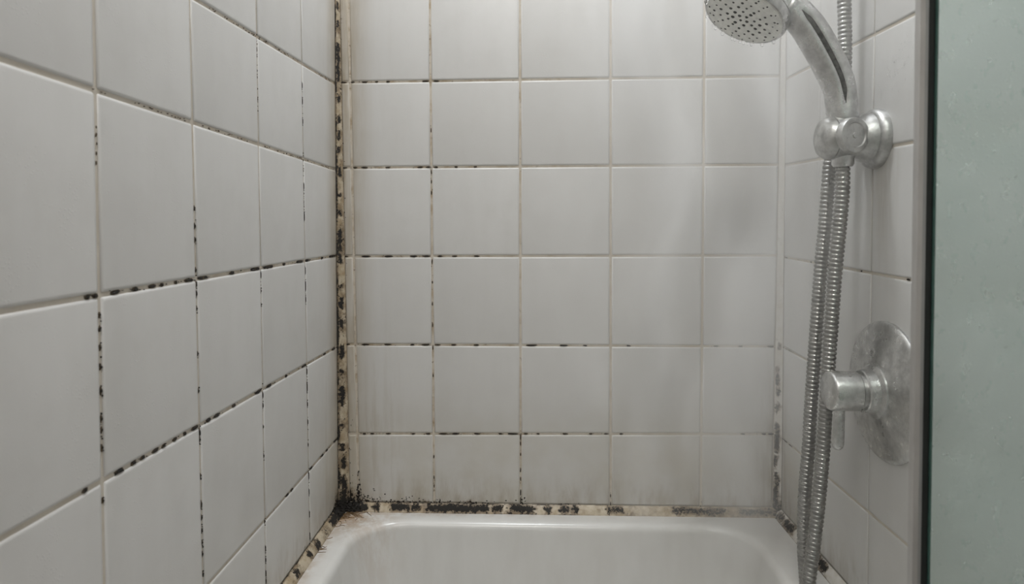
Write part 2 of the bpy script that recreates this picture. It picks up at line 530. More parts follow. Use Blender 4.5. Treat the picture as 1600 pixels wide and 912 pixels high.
MOLD_LEFT_H = [(-636, 889, 5), (-627, 889, 5), (-603, 889, 13), (-576, 889, 8), (-551, 889, 12), (-536, 889, 3), (-513, 889, 3), (-489, 890, 18), (-462, 890, 23), (-397, 890, 11), (-336, 891, 29), (-297, 890, 35), (-244, 891, 10), (-185, 892, 31), (-154, 891, 17), (-84, 891, 11), (-31, 891, 42), (-642, 742, 4), (-601, 742, 13), (-582, 742, 5), (-569, 741, 6), (-550, 741, 10), (-537, 741, 4), (-518, 741, 5), (-500, 741, 3), (-481, 741, 14), (-454, 741, 10), (-436, 741, 14), (-396, 740, 7), (-330, 740, 20), (-299, 739, 13), (-297, 739, 14), (-240, 737, 8), (-171, 738, 23), (-76, 737, 14), (-28, 735, 20), (-472, 581, 9), (-240, 578, 10), (-223, 575, 7), (-144, 576, 14), (-91, 575, 11), (-68, 574, 12), (-19, 573, 28), (-619, 1045, 2), (-569, 1043, 3), (-548, 1044, 4), (-519, 1044, 5), (-499, 1043, 4), (-445, 1043, 4), (-425, 1042, 3), (-402, 1042, 5), (-371, 1044, 4), (-301, 1042, 7), (-245, 1042, 16), (-208, 1042, 9), (-181, 1042, 9), (-153, 1042, 14), (-80, 1041, 11), (-40, 1041, 24), (-429, 1174, 5), (-403, 1175, 9), (-379, 1175, 5), (-356, 1174, 7), (-337, 1174, 5), (-318, 1176, 7), (-290, 1177, 7), (-253, 1175, 12), (-213, 1175, 7), (-77, 1181, 11), (-36, 1181, 22)]
MOLD_LEFT_V = [(-623, 873, 2), (-622, 862, 2), (-622, 847, 2), (-622, 832, 2), (-622, 813, 4), (-475, 961, 2), (-476, 943, 3), (-476, 929, 3), (-476, 899, 2), (-476, 884, 5), (-476, 875, 7), (-476, 860, 2), (-476, 814, 2), (-474, 776, 2), (-321, 883, 11), (-322, 863, 4), (-321, 846, 3), (-167, 975, 10), (-167, 958, 17), (-166, 878, 17), (-165, 855, 20), (-164, 835, 13), (-159, 727, 13), (-159, 703, 20), (-622, 813, 3), (-622, 791, 4), (-622, 782, 3), (-622, 768, 4), (-623, 726, 2), (-474, 733, 9), (-473, 726, 4), (-473, 689, 2), (-473, 659, 8), (-473, 645, 5), (-472, 631, 3), (-472, 619, 2), (-472, 607, 3), (-471, 586, 4), (-318, 732, 10), (-317, 718, 5), (-316, 692, 3), (-317, 655, 4), (-313, 571, 3), (-313, 536, 11), (-312, 521, 9), (-312, 504, 9), (-312, 494, 9), (-156, 677, 10), (-156, 650, 10), (-155, 616, 5), (-153, 568, 17), (-153, 543, 14), (-152, 509, 14), (-151, 474, 14), (-152, 460, 14), (-326, 1168, 5), (-326, 1154, 8), (-325, 1130, 6), (-325, 1105, 6), (-325, 1089, 3), (-169, 1150, 13), (-170, 1127, 13), (-170, 1098, 13), (-169, 1039, 10), (-169, 1022, 10), (-169, 1003, 13), (-169, 983, 10), (-623, 1002, 2), (-624, 1016, 2)]
MOLD_BACK_H = [(11, 1189, 9), (27, 1190, 5), (47, 1190, 8), (68, 1191, 2), (88, 1191, 5), (153, 1192, 12), (171, 1193, 9), (10, 1044, 12), (30, 1044, 5), (46, 1045, 11), (87, 1045, 5), (143, 1046, 8), (157, 1046, 6), (170, 1047, 6), (205, 1046, 3), (238, 1046, 3), (12, 892, 7), (48, 893, 16), (87, 893, 16), (131, 893, 11), (153, 894, 13), (177, 894, 7), (202, 894, 6), (241, 893, 6), (13, 739, 11), (46, 740, 16), (85, 740, 12), (128, 740, 6), (151, 741, 15), (172, 740, 9), (200, 740, 7), (239, 740, 7), (335, 741, 20), (390, 741, 15), (427, 739, 4), (501, 739, 4), (650, 740, 6), (691, 740, 4), (741, 740, 9), (43, 585, 4), (57, 584, 6), (85, 584, 7), (129, 585, 3), (155, 585, 7), (181, 586, 14), (204, 585, 7), (203, 586, 13), (240, 586, 9), (281, 587, 4), (302, 587, 19), (325, 588, 5), (346, 586, 3), (393, 588, 8), (437, 587, 3), (463, 588, 4), (489, 589, 3), (696, 591, 4), (732, 592, 6), (743, 592, 8)]
MOLD_BACK_V = [(163, 1109, 3), (163, 1038, 6), (163, 1021, 5), (163, 1002, 5), (163, 884, 8), (163, 848, 3), (163, 811, 4), (163, 774, 4), (162, 735, 6), (163, 686, 3), (164, 544, 3), (164, 508, 4), (164, 493, 3), (163, 461, 13), (316, 580, 10), (316, 569, 5), (316, 550, 3), (316, 523, 5), (316, 507, 5), (316, 483, 12), (316, 470, 13), (471, 480, 3), (471, 464, 12), (625, 461, 6)]
CORNER_Z = [(1322, 13), (1291, 9), (1251, 16), (1229, 27), (1204, 24), (1163, 5), (1128, 7), (1101, 15), (1076, 7), (1039, 18), (998, 4), (968, 7), (926, 20), (909, 7), (889, 13), (842, 6), (813, 20), (777, 11), (728, 25), (692, 4), (653, 34), (600, 6), (563, 11), (535, 17), (501, 28), (473, 28)]
TUB_BACK_X = [(26, 53), (65, 8), (101, 20), (118, 13), (136, 10), (172, 44), (206, 55), (244, 31), (275, 15), (320, 40), (363, 7), (391, 13), (411, 10), (478, 30), (601, 55), (642, 48), (702, 28), (729, 28), (748, 24)]
TUB_LEFT_Y = [(-141, 14), (-174, 5), (-226, 12), (-59, 30), (-27, 20)]
RCORNER_Z = [(740, 10), (703, 6), (684, 12), (663, 10), (636, 8), (601, 14), (577, 26), (544, 12), (516, 14), (494, 20), (472, 26)]
TUB_RIGHT_Y = [(-21, 16), (-59, 30), (-128, 12), (-172, 40)]

def nearest_row(rows, a, b):
    return min((C + D * a for C, D in rows), key=lambda q: abs(q - b))
def nearest_col(cols, a, b):
    return min((A + B * b for A, B in cols), key=lambda q: abs(q - a))

def mold_on(parent, to3, rows, cols, H, V, halfw):
    bl = Blobs(); br = Blobs()
    O = Vector(to3(0, 0, 0)); ea = Vector(to3(1, 0, 0)) - O; eb = Vector(to3(0, 1, 0)) - O; en = Vector(to3(0, 0, 1)) - O
    def faint(a, b, L, e1, e2, hw):
        # only a few brown crumbs
        for _ in range(3 + int(L / 0.003)):
            p = Vector(to3(a, b, 0)) + e1 * random.gauss(0, L * 0.5 + 0.004) + e2 * random.gauss(0, hw * 0.35)
            br.add(p, e1, e2, en, random.uniform(.0006, .0022), random.uniform(.0003, .0007), -0.0004, -0.0012, n=7)
    def dash(a, b, L, e1, e2, hw):
        # a dark dash made of one core and a few crumbs
        core = max(L * 0.5, 0.0012)
        nseg = max(1, int(L / 0.009))
        for s in range(nseg):
            u = (s + 0.5) / nseg * L - L / 2
            p = Vector(to3(a, b, 0)) + e1 * u
            bl.add(p, e1, e2, en, max(0.0011, L / nseg * 0.62), hw * random.uniform(0.75, 1.1), 0.0001, -0.0012)
        for _ in range(2 + int(L / 0.006)):
            p = Vector(to3(a, b, 0)) + e1 * random.gauss(0, L * 0.5 + 0.003) + e2 * random.gauss(0, hw * 0.5)
            bl.add(p, e1, e2, en, random.uniform(.0004, .0012), random.uniform(.0003, .0008), 0.00015, -0.0010, n=6)
        br.add(Vector(to3(a, b, 0)), e1, e2, en, L * 0.5 + 0.0025, hw * 1.15, -0.0007, -0.0013)
    for a, b, L in H:
        a, b, L = a / 1000, b / 1000, L / 1000
        (faint if (to3 is to_left and b > 0.97 and a < -0.03) else dash)(a, nearest_row(rows, a, b), L * 0.85, ea, eb, halfw)
    for a, b, L in V:
        a, b, L = a / 1000, b / 1000, L / 1000
        (faint if (to3 is to_left and b > 0.97 and (a < -0.4 or L < 0.012)) else dash)(nearest_col(cols, a, b), b, L * 0.8, eb, ea, halfw * (0.72 if a < -0.4 or to3 is not to_left else 0.5))
    return bl, br

bl, br = mold_on(wall_left, to_left, rows_left, cols_left[1:], MOLD_LEFT_H, MOLD_LEFT_V, 0.0019)
# dark fringe of the left wall along the corner and along the tub
for k in range(24):
    zz = 0.47 + abs(random.gauss(0, 0.10))
    bl.add((0.0, -0.0105 - abs(random.gauss(0, 0.0015)), zz), (0, 0, 1), (0, 1, 0), (1, 0, 0), random.uniform(.001, .006), random.uniform(.0003, .0009), 0.0003, 0.0)
for k in range(46):
    t_ = abs(random.gauss(0, 0.028))
    bl.add((0.0, -0.010 - t_, BOT + 0.001 + abs(random.gauss(0, 0.006)) * max(0.25, 1 - t_ / 0.05)), (0, 1, 0), (0, 0, 1), (1, 0, 0), random.uniform(.0006, .003), random.uniform(.001, .004), 0.0003, 0.0)
bl.build('mould', M['mold'], wall_left, 'black mould specks in the tile joints')
br.build('brown_stain', M['stainline'], wall_left)

bl, br = mold_on(wall_back, to_back, rows_back, cols_back[2:6], MOLD_BACK_H, MOLD_BACK_V, 0.0014)
for x_, n_, sp, hh in ((0.045, 60, 0.018, 0.009), (0.10, 16, 0.010, 0.003), (0.125, 26, 0.012, 0.0055), (0.21, 20, 0.03, 0.002), (0.25, 10, 0.02, 0.002),
                       (0.320, 14, 0.004, 0.006), (0.390, 6, 0.012, 0.002), (0.172, 12, 0.003, 0.005)):
    for k in range(n_):
        zz = BOT + 0.0005 + abs(random.gauss(0, hh))
        bl.add((x_ + random.gauss(0, sp), 0.0, zz), (1, 0, 0), (0, 0, 1), (0, -1, 0), random.uniform(.0006, .0024), random.uniform(.0005, .0018), 0.0004, -0.0002)
for k in range(40):          # foot of the narrow strip joint
    zz = 0.466 + abs(random.gauss(0, 0.018)); xx = 0.0335 - 0.01415 * (zz - 0.46)
    bl.add((xx + random.gauss(0, 0.0015 + 0.05 * max(0, 0.49 - zz) * 2), 0, zz), (0, 0, 1), (1, 0, 0), (0, -1, 0), random.uniform(.001, .003), random.uniform(.0006, .0016), 0.0004, -0.0008)
for k in range(26):          # specks on the strip itself
    zz = random.choice((random.uniform(0.47, 1.33), 0.47 + abs(random.gauss(0, 0.05))))
    xx = 0.0212 - 0.013 * zz + abs(random.gauss(0.001, 0.004))
    bl.add((xx, 0, zz), (0, 0, 1), (1, 0, 0), (0, -1, 0), random.uniform(.0006, .0022), random.uniform(.0004, .0010), 0.0004, -0.0002)
bl.build('mould', M['mold'], wall_back, 'black mould specks in the tile joints')
br.build('brown_stain', M['stainline'], wall_back)
bl = Blobs()
for k in range(26):
    zz = random.choice((0.892, 0.741, 0.585)) + random.gauss(0, 0.002); yy = -abs(random.gauss(0.01, 0.03)) - 0.008
    zz = nearest_row(rows_right, yy, zz)
    bl.add((XR, yy, zz), (0, 1, 0), (0, 0, 1), (-1, 0, 0), random.uniform(.0006, .002), random.uniform(.0005, .0012), 0.0001, -0.001)
for yy in (-0.115, -0.172, -0.215, -0.268, -0.375, -0.372):
    bl.add((XR, yy, nearest_row(rows_right, yy, 0.89)), (0, 1, 0), (0, 0, 1), (-1, 0, 0), .0018, .0012, 0.0001, -0.001)
bl.build('mould', M['mold'], wall_right, 'few brown specks in the tile joints')

# ------------------------------------------------------------------ corner sealant
def caulk_strip(name, fa, fb, us, out, parent, dens, bulge=0.0012, n=9, mat='caulk', label=None):
    """a thin curved bead between the lines fa(u) and fb(u); dens(u, t) is how mouldy it is there."""
    vs_, fs, at = [], [], []
    for u in us:
        a, b = Vector(fa(u)), Vector(fb(u))
        for k in range(n + 1):
            t_ = k / n
            wob = noise.noise(Vector((u * 90, t_ * 2, 3.1))) * 0.0003
            vs_.append(a.lerp(b, t_) + Vector(out) * (bulge * math.sin(math.pi * t_) + wob))
            at.append(dens(u, t_))
    for i in range(len(us) - 1):
        for k in range(n):
            fs.append((i * (n + 1) + k, i * (n + 1) + k + 1, (i + 1) * (n + 1) + k + 1, (i + 1) * (n + 1) + k))
    me = mesh(name, vs_, fs)
    A = me.attributes.new('mould', 'FLOAT', 'POINT')
    A.data.foreach_set('value', at)
    want = Vector(out)
    if me.polygons[0].normal.dot(want) < 0:
        me.flip_normals()
    return link(name, me, M[mat], parent, smooth=True, label=label)

def patches(lst, fall=0.004):
    L = [(c / 1000, l / 2000, 1.08 if l >= 20 else 0.92) for c, l in lst]
    def f(u, t_=0.5):
        u = u + noise.noise(Vector((u * 160, t_ * 4.0, 1.3))) * 0.006
        best = 0.0
        for c, h, a in L:
            d = abs(u - c) - h * 0.8
            v = a if d <= 0 else a * math.exp(-(d / fall) ** 2)
            best = max(best, v)
        return best
    return f
def bump1(t_, c, w):
    return math.exp(-((t_ - c) / w) ** 2)
def nz1(u, s, k=0.0):
    return noise.noise(Vector((u * s, k, 0.7)))      # about -0.5 .. 0.5

zs = [0.452 + k * (1.40 - 0.452) / 900 for k in range(901)] + [1.40 + k * (TOP - 1.40) / 60 for k in range(1, 61)]
pc = patches(CORNER_Z)
def dens_corner(z, t_):
    core = pc(z, t_) * bump1(t_, 0.45 + 0.12 * nz1(z, 60), 0.30 + 0.12 * nz1(z, 110, 4)) * 1.05
    edge = (0.80 + 0.6 * nz1(z, 30, 2)) * bump1(t_, 0.05, 0.15) + (0.45 + 0.6 * nz1(z, 38, 5)) * bump1(t_, 0.97, 0.08)
    low = max(0.0, min(1.0, (0.50 - z) / 0.04)) * 1.1
    return max(core, edge, 0.26 + 0.35 * nz1(z, 20, 8), low)
cl = caulk_strip('corner_sealant', lambda z: (0.0002, -0.0110, z), lambda z: (0.0230 - 0.013 * z, -0.0003, z), zs, (0.7, -0.7, 0), wall_back, dens_corner, label='yellowed sealant with black mould in the left corner')
pr_ = patches(RCORNER_Z, 0.006)
def dens_rcorner(z, t_):
    return max(pr_(z, t_) * bump1(t_, 0.35 + 0.3 * nz1(z, 40), 0.35) * (0.85 if z < 0.70 else 0.55), (0.30 + 0.4 * nz1(z, 50)) * bump1(t_, 0.0, 0.08) * (1 if z < 0.95 else 0.4), max(0, min(1, (0.50 - z) / 0.05)) * 0.9)
cr_ = caulk_strip('corner_sealant', lambda z: (0.7430 + 0.0085 * z, -0.0003, z), lambda z: (XR - 0.0002, -0.0088, z), zs, (-0.7, -0.7, 0), wall_back, dens_rcorner, 0.0006, mat='caulk_pale', label='pale sealant with dark smears in the right corner')

# ------------------------------------------------------------------ bathtub
tub = thing('bathtub', 'small white enamel bathtub with rounded rim and rust stained left corner', 'bathtub', (0.38, -0.36, 0))
def rrect(x0, x1, y0, y1, r, z, n=10):
    out = []
    for cx, cy, a0 in ((x1 - r, y1 - r, 0), (x0 + r, y1 - r, 90), (x0 + r, y0 + r, 180), (x1 - r, y0 + r, 270)):
        for k in range(n + 1):
            a = math.radians(a0 + 90 * k / n)
            out.append((cx + r * math.cos(a), cy + r * math.sin(a), z))
    return out
X0, X1, Y0, Y1 = 0.0012, XR - 0.0012, -0.735, -0.0012
ix0, ix1, iy0, iy1 = 0.038, 0.699, -0.650, -0.036
rings = [rrect(X0, X1, Y0, Y1, 0.004, 0.002), rrect(X0, X1, Y0, Y1, 0.004, TUB_Z - 0.012), rrect(X0, X1, Y0 , Y1, 0.006, TUB_Z - 0.004),
         rrect(X0 + 0.003, X1 - 0.003, Y0 + 0.003, Y1 - 0.003, 0.008, TUB_Z)]
rings += [rrect(X0 + 0.012, X1 - 0.012, Y0 + 0.012, Y1 - 0.012, 0.02, TUB_Z + 0.0005)]
rings += [rrect(ix0 - 0.012, ix1 + 0.012, iy0 - 0.012, iy1 + 0.009, 0.078, TUB_Z + 0.001)]
for k in range(0, 7):       # rolled inner edge
    a = math.radians(90 * k / 6)
    e = 0.014 * math.sin(a); dz_ = 0.014 * (1 - math.cos(a))
    rings.append(rrect(ix0 + e * 0.9, ix1 - e * 0.9, iy0 + e * 0.9, iy1 - e * 0.9, 0.080 - e * 0.3, TUB_Z + 0.0005 - dz_))
for k in range(1, 7):
    t_ = k / 6
    e = 0.0126 + 0.045 * t_
    rings.append(rrect(ix0 + e, ix1 - e, iy0 + e, iy1 - e, 0.076 + 0.01 * t_, TUB_Z - 0.0135 - 0.26 * t_))
for k in range(1, 6):
    a = math.radians(90 * k / 5)
    e = 0.0576 + 0.05 * math.sin(a) * 0.9 + 0.01
    rings.append(rrect(ix0 + e, ix1 - e, iy0 + e, iy1 - e, 0.085 - 0.03 * k / 5, TUB_Z - 0.2735 - 0.05 * (1 - math.cos(a)) - 0.002 * k))
vs_, fs = [], []
n_ = len(rings[0])
for rg in rings: vs_ += rg
for i in range(len(rings) - 1):
    for k in range(n_):
        fs.append((i * n_ + k, i * n_ + (k + 1) % n_, (i + 1) * n_ + (k + 1) % n_, (i + 1) * n_ + k))
fs.append(tuple(range((len(rings) - 1) * n_, len(rings) * n_)))
me = mesh('basin', vs_, fs)
bm = bmesh.new(); bm.from_mesh(me); bmesh.ops.recalc_face_normals(bm, faces=bm.faces[:]); bm.to_mesh(me); bm.free()
basin = link('basin', me, M['enamel'], tub, smooth=True)
lathe('drain', (0.38, -0.52, TUB_Z - 0.335), (0, 0, 1), [(0, 0.0), (0, 0.03), (0.004, 0.03), (0.006, 0.024), (0.006, 0.0)], M['chrome'], tub, n=24)

zb = lambda t_: BOT + 0.0012 + (TUB_Z - BOT - 0.0010) * t_
xs = [0.001 + k * (XR - 0.002) / 760 for k in range(761)]
ys = [-0.004 - k * 0.45 / 450 for k in range(451)] + [-0.454 - k * 0.27 / 30 for k in range(1, 31)]
pb = patches(TUB_BACK_X)
def dens_back(x, t_):
    core = pb(x, t_) * bump1(t_, 0.48 + 0.15 * nz1(x, 70), 0.42) * (1.05 if x < 0.43 else 0.70)
    fade = 1.0 if x < 0.42 else 0.5
    edge = (0.60 + 0.5 * nz1(x, 50, 2)) * bump1(t_, 0.0, 0.10) * fade + (0.50 + 0.4 * nz1(x, 44, 6)) * bump1(t_, 1.0, 0.07) * fade
    return max(core, edge, 0.16 + 0.5 * nz1(x, 35, 9) * fade, max(0.0, min(1.0, (0.052 - x) / 0.02)) * 1.15)
caulk_strip('sealant_bead', lambda x: (x, -0.0003, zb(0)), lambda x: (x, -0.0118, zb(1)), xs, (0, -0.7, 0.7), tub, dens_back, label='mouldy sealant bead behind the tub')
pl_ = patches(TUB_LEFT_Y)
def dens_left(y, t_):
    core = pl_(y, t_) * bump1(t_, 0.5 + 0.2 * nz1(y, 70), 0.45) * 1.05
    edge = (0.55 + 0.5 * nz1(y, 50, 2)) * bump1(t_, 0.0, 0.10) + (0.50 + 0.4 * nz1(y, 44, 6)) * bump1(t_, 0.97, 0.08)
    return max(core, edge, 0.10 + 0.5 * nz1(y, 35, 9), max(0.0, min(1.0, (0.070 + y) / 0.035)) * 1.1)
caulk_strip('sealant_bead', lambda y: (0.0003, y, zb(0)), lambda y: (0.0118, y, zb(1)), ys, (0.7, 0, 0.7), tub, dens_left, label='mouldy sealant bead along the left tub edge')
prt = patches(TUB_RIGHT_Y, 0.008)
caulk_strip('sealant_bead', lambda y: (XR - 0.0003, y, zb(0)), lambda y: (XR - 0.0118, y, zb(1)), ys, (-0.7, 0, 0.7), tub,
            lambda y, t_: max(prt(y, t_) * bump1(t_, 0.5, 0.45) * 0.9, (0.45 + 0.4 * nz1(y, 50)) * bump1(t_, 1.0, 0.1)), mat='caulk_pale', label='stained sealant bead along the right tub edge')
bl = Blobs()
for k in range(120):       # furry heap in the left corner
    a = abs(random.gauss(0, 0.016)); b_ = random.uniform(0, 1)
    bl.add((a + 0.002, -0.001 - 0.012 * b_, zb(b_) + abs(random.gauss(0, 0.005)) * (1 - b_) + 0.001), (1, 0, 0), (0, -0.6, -0.6), (0.3, -0.7, 0.6), random.uniform(.001, .003), random.uniform(.0008, .0024), 0.0012, -0.0006)
    a = abs(random.gauss(0, 0.018)); b_ = random.uniform(0, 1)
    bl.add((0.001 + 0.012 * b_, -0.004 - a, zb(b_) + abs(random.gauss(0, 0.005)) * (1 - b_) + 0.001), (0, 1, 0), (0.6, 0, -0.6), (0.7, -0.3, 0.6), random.uniform(.001, .003), random.uniform(.0008, .0024), 0.0012, -0.0006)
bl.build('mould_heap', M['mold'], tub, 'black mould heaped in the left tub corner')
# rust-brown strands creeping over the rim
sv, sf = [], []
def strand(p, d, L):
    p = Vector(p); pts = [p.copy()]; ang = math.atan2(d[1], d[0]); curl = random.uniform(-1.8, 1.8) / L / 1.2
    for k in range(9):
        ang += curl * L / 9 * 1.2 + random.gauss(0, 0.14)
        p = p + Vector((math.cos(ang), math.sin(ang), 0)) * (L / 9); pts.append(p.copy())
    i0 = len(sv)
    for k, q in enumerate(pts):
        w = 0.00020 * (1 - k / 10) + 0.00006
        t_ = (pts[min(9, k + 1)] - pts[max(0, k - 1)]).normalized(); s = Vector((-t_.y, t_.x, 0)) * w
        zz = TUB_Z + 0.0013
        sv.extend([(q.x + s.x, q.y + s.y, zz - 0.0006), (q.x, q.y, zz + 0.0004), (q.x - s.x, q.y - s.y, zz - 0.0006)])
    for k in range(len(pts) - 1):
        for j in range(2):
            a = i0 + k * 3 + j
            sf.append((a, a + 1, a + 4, a + 3))
for k in range(30):
    if random.random() < 0.55:
        y_ = -0.014 - abs(random.gauss(0, 0.035)); strand((0.012, y_, 0), (1, random.uniform(-0.8, 0.3)), random.uniform(0.010, 0.026))
    else:
        x_ = 0.013 + abs(random.gauss(0, 0.022)); strand((x_, -0.012, 0), (random.uniform(-0.2, 1.2), -1), random.uniform(0.008, 0.020))
for k in range(7):
    strand((0.014 + random.random() * 0.008, -0.014, 0), (1, random.uniform(-0.9, -0.05)), random.uniform(0.030, 0.050))
for k in range(6):
    strand((0.012, -0.141 + random.gauss(0, 0.012), 0), (1, random.uniform(-0.6, 0.6)), random.uniform(0.008, 0.018))
link('grime_strands', mesh('grime_strands', sv, sf), M['hair'], tub, kind='stuff', label='fine rust brown strands on the tub corner')

# ------------------------------------------------------------------ wall bracket for the hand shower
BY = -0.303
br_ = thing('shower_bracket', 'grey chrome wall bracket holding the hand shower handle', 'bracket', (XR, BY, 1.05))
ax = (-1, 0, 0)
lathe('wall_flange', (XR + 0.0005, BY, 1.050), ax, [(0, 0.0), (0, 0.0365), (0.005, 0.0365), (0.009, 0.035), (0.012, 0.031), (0.012, 0.0)], M['chrome_bracket'], br_)
lathe('arm', (XR - 0.010, BY, 1.051), ax, [(0, 0.0), (0, 0.0305), (0.009, 0.0290), (0.013, 0.0255), (0.026, 0.0235), (0.034, 0.0235), (0.034, 0.0)], M['chrome_bracket'], br_)
lathe('holder_barrel', (0.7280, BY, 1.0515), (-1, 0, -0.02), [(0, 0.0), (0, 0.0235), (0.002, 0.0258), (0.020, 0.0262), (0.024, 0.0262), (0.0245, 0.0250), (0.0255, 0.0250), (0.026, 0.0262), (0.032, 0.0250), (0.037, 0.0215), (0.040, 0.0150), (0.0415, 0.0075), (0.042, 0.0)], M['chrome_bracket'], br_)
kn = lathe('clamp_knob', (0.7160, BY - 0.022, 1.0510), (0.34, -1, -0.02), [(0, 0.0), (0, 0.0212), (0.006, 0.0212), (0.0085, 0.0203), (0.0092, 0.0185), (0.0092, 0.0150), (0.0076, 0.0140), (0.0076, 0.0)], M['chrome_bracket'], br_)
lathe('screw', (0.7184, BY - 0.0290, 1.0505), (0.34, -1, -0.02), [(0, 0.0), (0, 0.0035), (0.0012, 0.003), (0.0016, 0.0)], M['chrome_bracket'], kn, n=16)

# ------------------------------------------------------------------ hand shower
hs = thing('hand_shower', 'grey chrome hand shower with curved handle and round spray head', 'shower head', (0.717, BY, 1.03))
path = catmull([(0.7172, BY, 1.070), (0.7168, BY, 1.080), (0.7128, BY, 1.1105), (0.7025, BY, 1.1370), (0.6840, BY, 1.1710), (0.6690, BY, 1.1930), (0.6480, -0.3010, 1.2140), (0.6220, -0.2985, 1.2240)], 12)
NP = len(path)
prof = [(0.0, .0165), (.12, .0172), (.25, .0176), (.42, .0188), (.58, .0192), (.74, .0185), (.88, .0185), (1.0, .0200)]
def interp(pf, t_):
    for (a, b), (c, d) in zip(pf, pf[1:]):
        if t_ <= c:
            return b + (d - b) * (t_ - a) / (c - a)
    return pf[-1][1]
GA = 0.20     # groove direction, measured from the front
def hrad(i, an):
    t_ = i / (NP - 1); r = interp(prof, t_)
    da = (an - GA + math.pi) % (2 * math.pi) - math.pi
    along = max(0, min(1, (t_ - 0.14) / 0.08)) * max(0, min(1, (0.80 - t_) / 0.08))
    g = math.exp(-(da / 0.20) ** 2) * 0.0030 * along
    r2 = r * (1 + 0.05 * math.cos(2 * an + math.pi))
    return r2 - g
sweep('handle', path, hrad, M['chrome'], hs, n=64, front=(-0.30, -1, 0))
# strip painted dark to stand in for the reflection along the groove
iv, if_ = [], []
i0, i1 = int(NP * 0.20), int(NP * 0.78)
for i in range(i0, i1):
    p = path[i]; t_ = (path[i + 1] - path[i - 1]).normalized()
    f = Vector((-0.30, -1, 0)); f = (f - t_ * f.dot(t_)).normalized(); s = t_.cross(f)
    w = 0.16 * min(1, (i - i0) / 6 + 0.1, (i1 - 1 - i) / 6 + 0.1)
    for an in (GA - w, GA, GA + w):
        r = hrad(i, an) + 0.0004
        iv.append(p + (f * math.cos(an) + s * math.sin(an)) * r)
k_ = len(iv) // 3
for i in range(k_ - 1):
    for j in range(2):
        a = i * 3 + j; if_.append((a, a + 1, a + 4, a + 3))
refl_strip = link('groove_reflection', mesh('groove_reflection', iv, if_), M['groove_refl'], hs, smooth=True, label='painted dark reflection along the handle groove')
md = refl_strip.modifiers.new('body', 'SOLIDIFY'); md.thickness = 0.0006
HC = Vector((0.5965, -0.3031, 1.1990)); HN = Vector((-0.4674, -0.1703, -0.864)).normalized()
HR = 0.0520
lathe('head_body', HC, -HN, [(0.001, 0.0), (0.001, HR - 0.004), (0.0005, HR - 0.0015), (0.003, HR), (0.010, HR), (0.012, HR - 0.0006), (0.0125, HR - 0.0022), (0.0135, HR - 0.0022), (0.014, HR - 0.0012), (0.022, HR - 0.006), (0.030, HR - 0.016), (0.036, HR - 0.029), (0.039, 0.012), (0.040, 0.0)], M['chrome'], hs, n=72)
lathe('spray_plate', HC, HN, [(-0.002, 0.0), (-0.002, HR - 0.004), (0.0006, HR - 0.005), (0.0016, HR - 0.010), (0.0022, HR - 0.022), (0.0018, 0.012), (0.0016, 0.0)], M['face'], hs, n=72, label='grey spray face dotted with nozzles')
lathe('neck_collar', (0.6520, -0.3012, 1.2105), (path[-8] - path[-14]).normalized(), [(-0.003, 0.0175), (-0.003, 0.0205), (-0.001, 0.0213), (0.001, 0.0213), (0.003, 0.0205), (0.003, 0.0175)], M['chrome'], hs, n=40)
a_, s_, t_v = basis(HN)
nb = Blobs()
def nub(r, an, rad):
    p = HC + (s_ * math.cos(an) + t_v * math.sin(an)) * r + HN * (0.0016 if r < 0.032 else 0.0010)
    nb.add(p, s_, t_v, HN, rad, rad, 0.0012, -0.0004, n=8, jag=0.08)
for r, cnt, rad in ((0.006, 4, .0024), (0.0135, 8, .0026), (0.0215, 12, .0026), (0.0295, 16, .0026), (0.0375, 20, .0024), (0.0435, 18, .0014)):
    for k in range(cnt):
        nub(r + random.gauss(0, .0008), 2 * math.pi * (k + 0.5 * (cnt % 2)) / cnt + random.gauss(0, 0.03), rad * random.uniform(0.75, 1.2))
nb.build('nozzles', M['nozzle'], hs)
lathe('hose_connector', (0.7180, BY, 1.034), (0, 0, -1), [(0, 0.0), (0, 0.0130), (0.004, 0.0132), (0.015, 0.0126), (0.018, 0.0108), (0.018, 0.0)], M['chrome'], hs, n=32)
lathe('handle_foot', (0.7172, BY, 1.030), (0, 0, 1), [(0, 0.0), (0, 0.0132), (0.045, 0.0162), (0.045, 0.0)], M['chrome'], hs, n=32)
# hanging water drops
def drops(name, lst, parent, mat=None):
    bm = bmesh.new()
    for p, r, st in lst:
        mt = Matrix.Translation(Vector(p)) @ Matrix.Diagonal((r, r, r * st, 1))
        bmesh.ops.create_icosphere(bm, subdivisions=2, radius=1.0, matrix=mt)
    me = bpy.data.meshes.new(name); bm.to_mesh(me); bm.free()
    return link(name, me, mat or M['water'], parent, smooth=True, kind='stuff')
dl = []
for k in range(15):
    an = random.uniform(0, 2 * math.pi)
    p = HC + (s_ * math.cos(an) + t_v * math.sin(an)) * (HR - 0.0015)
    if (p - HC).y < -0.02: continue
    dl.append((p + HN * 0.0012, random.uniform(0.0014, 0.0024), 1.25))
for dx in (-0.050, -0.044, -0.036, -0.022, -0.012, 0.004, 0.015, 0.023, 0.033):
    q = HC + s_ * 0
    # lowest near edge of the plate
    best = min((HC + (s_ * math.cos(a) + t_v * math.sin(a)) * (HR - 0.002) for a in [i * 0.03 for i in range(210)]), key=lambda w: abs(w.x - (HC.x + dx)) + (0 if w.y > HC.y else 1))
    dl.append((best + HN * 0.0014, random.uniform(0.0018, 0.0028), 1.3))
for k in range(26):
    an = random.uniform(0, 6.28); r = HR * 0.85 * math.sqrt(random.random())
    dl.append((HC + (s_ * math.cos(an) + t_v * math.sin(an)) * r + HN * 0.0022, random.uniform(.0007, .0015), 1.0))
drops('water_drops', dl, hs)

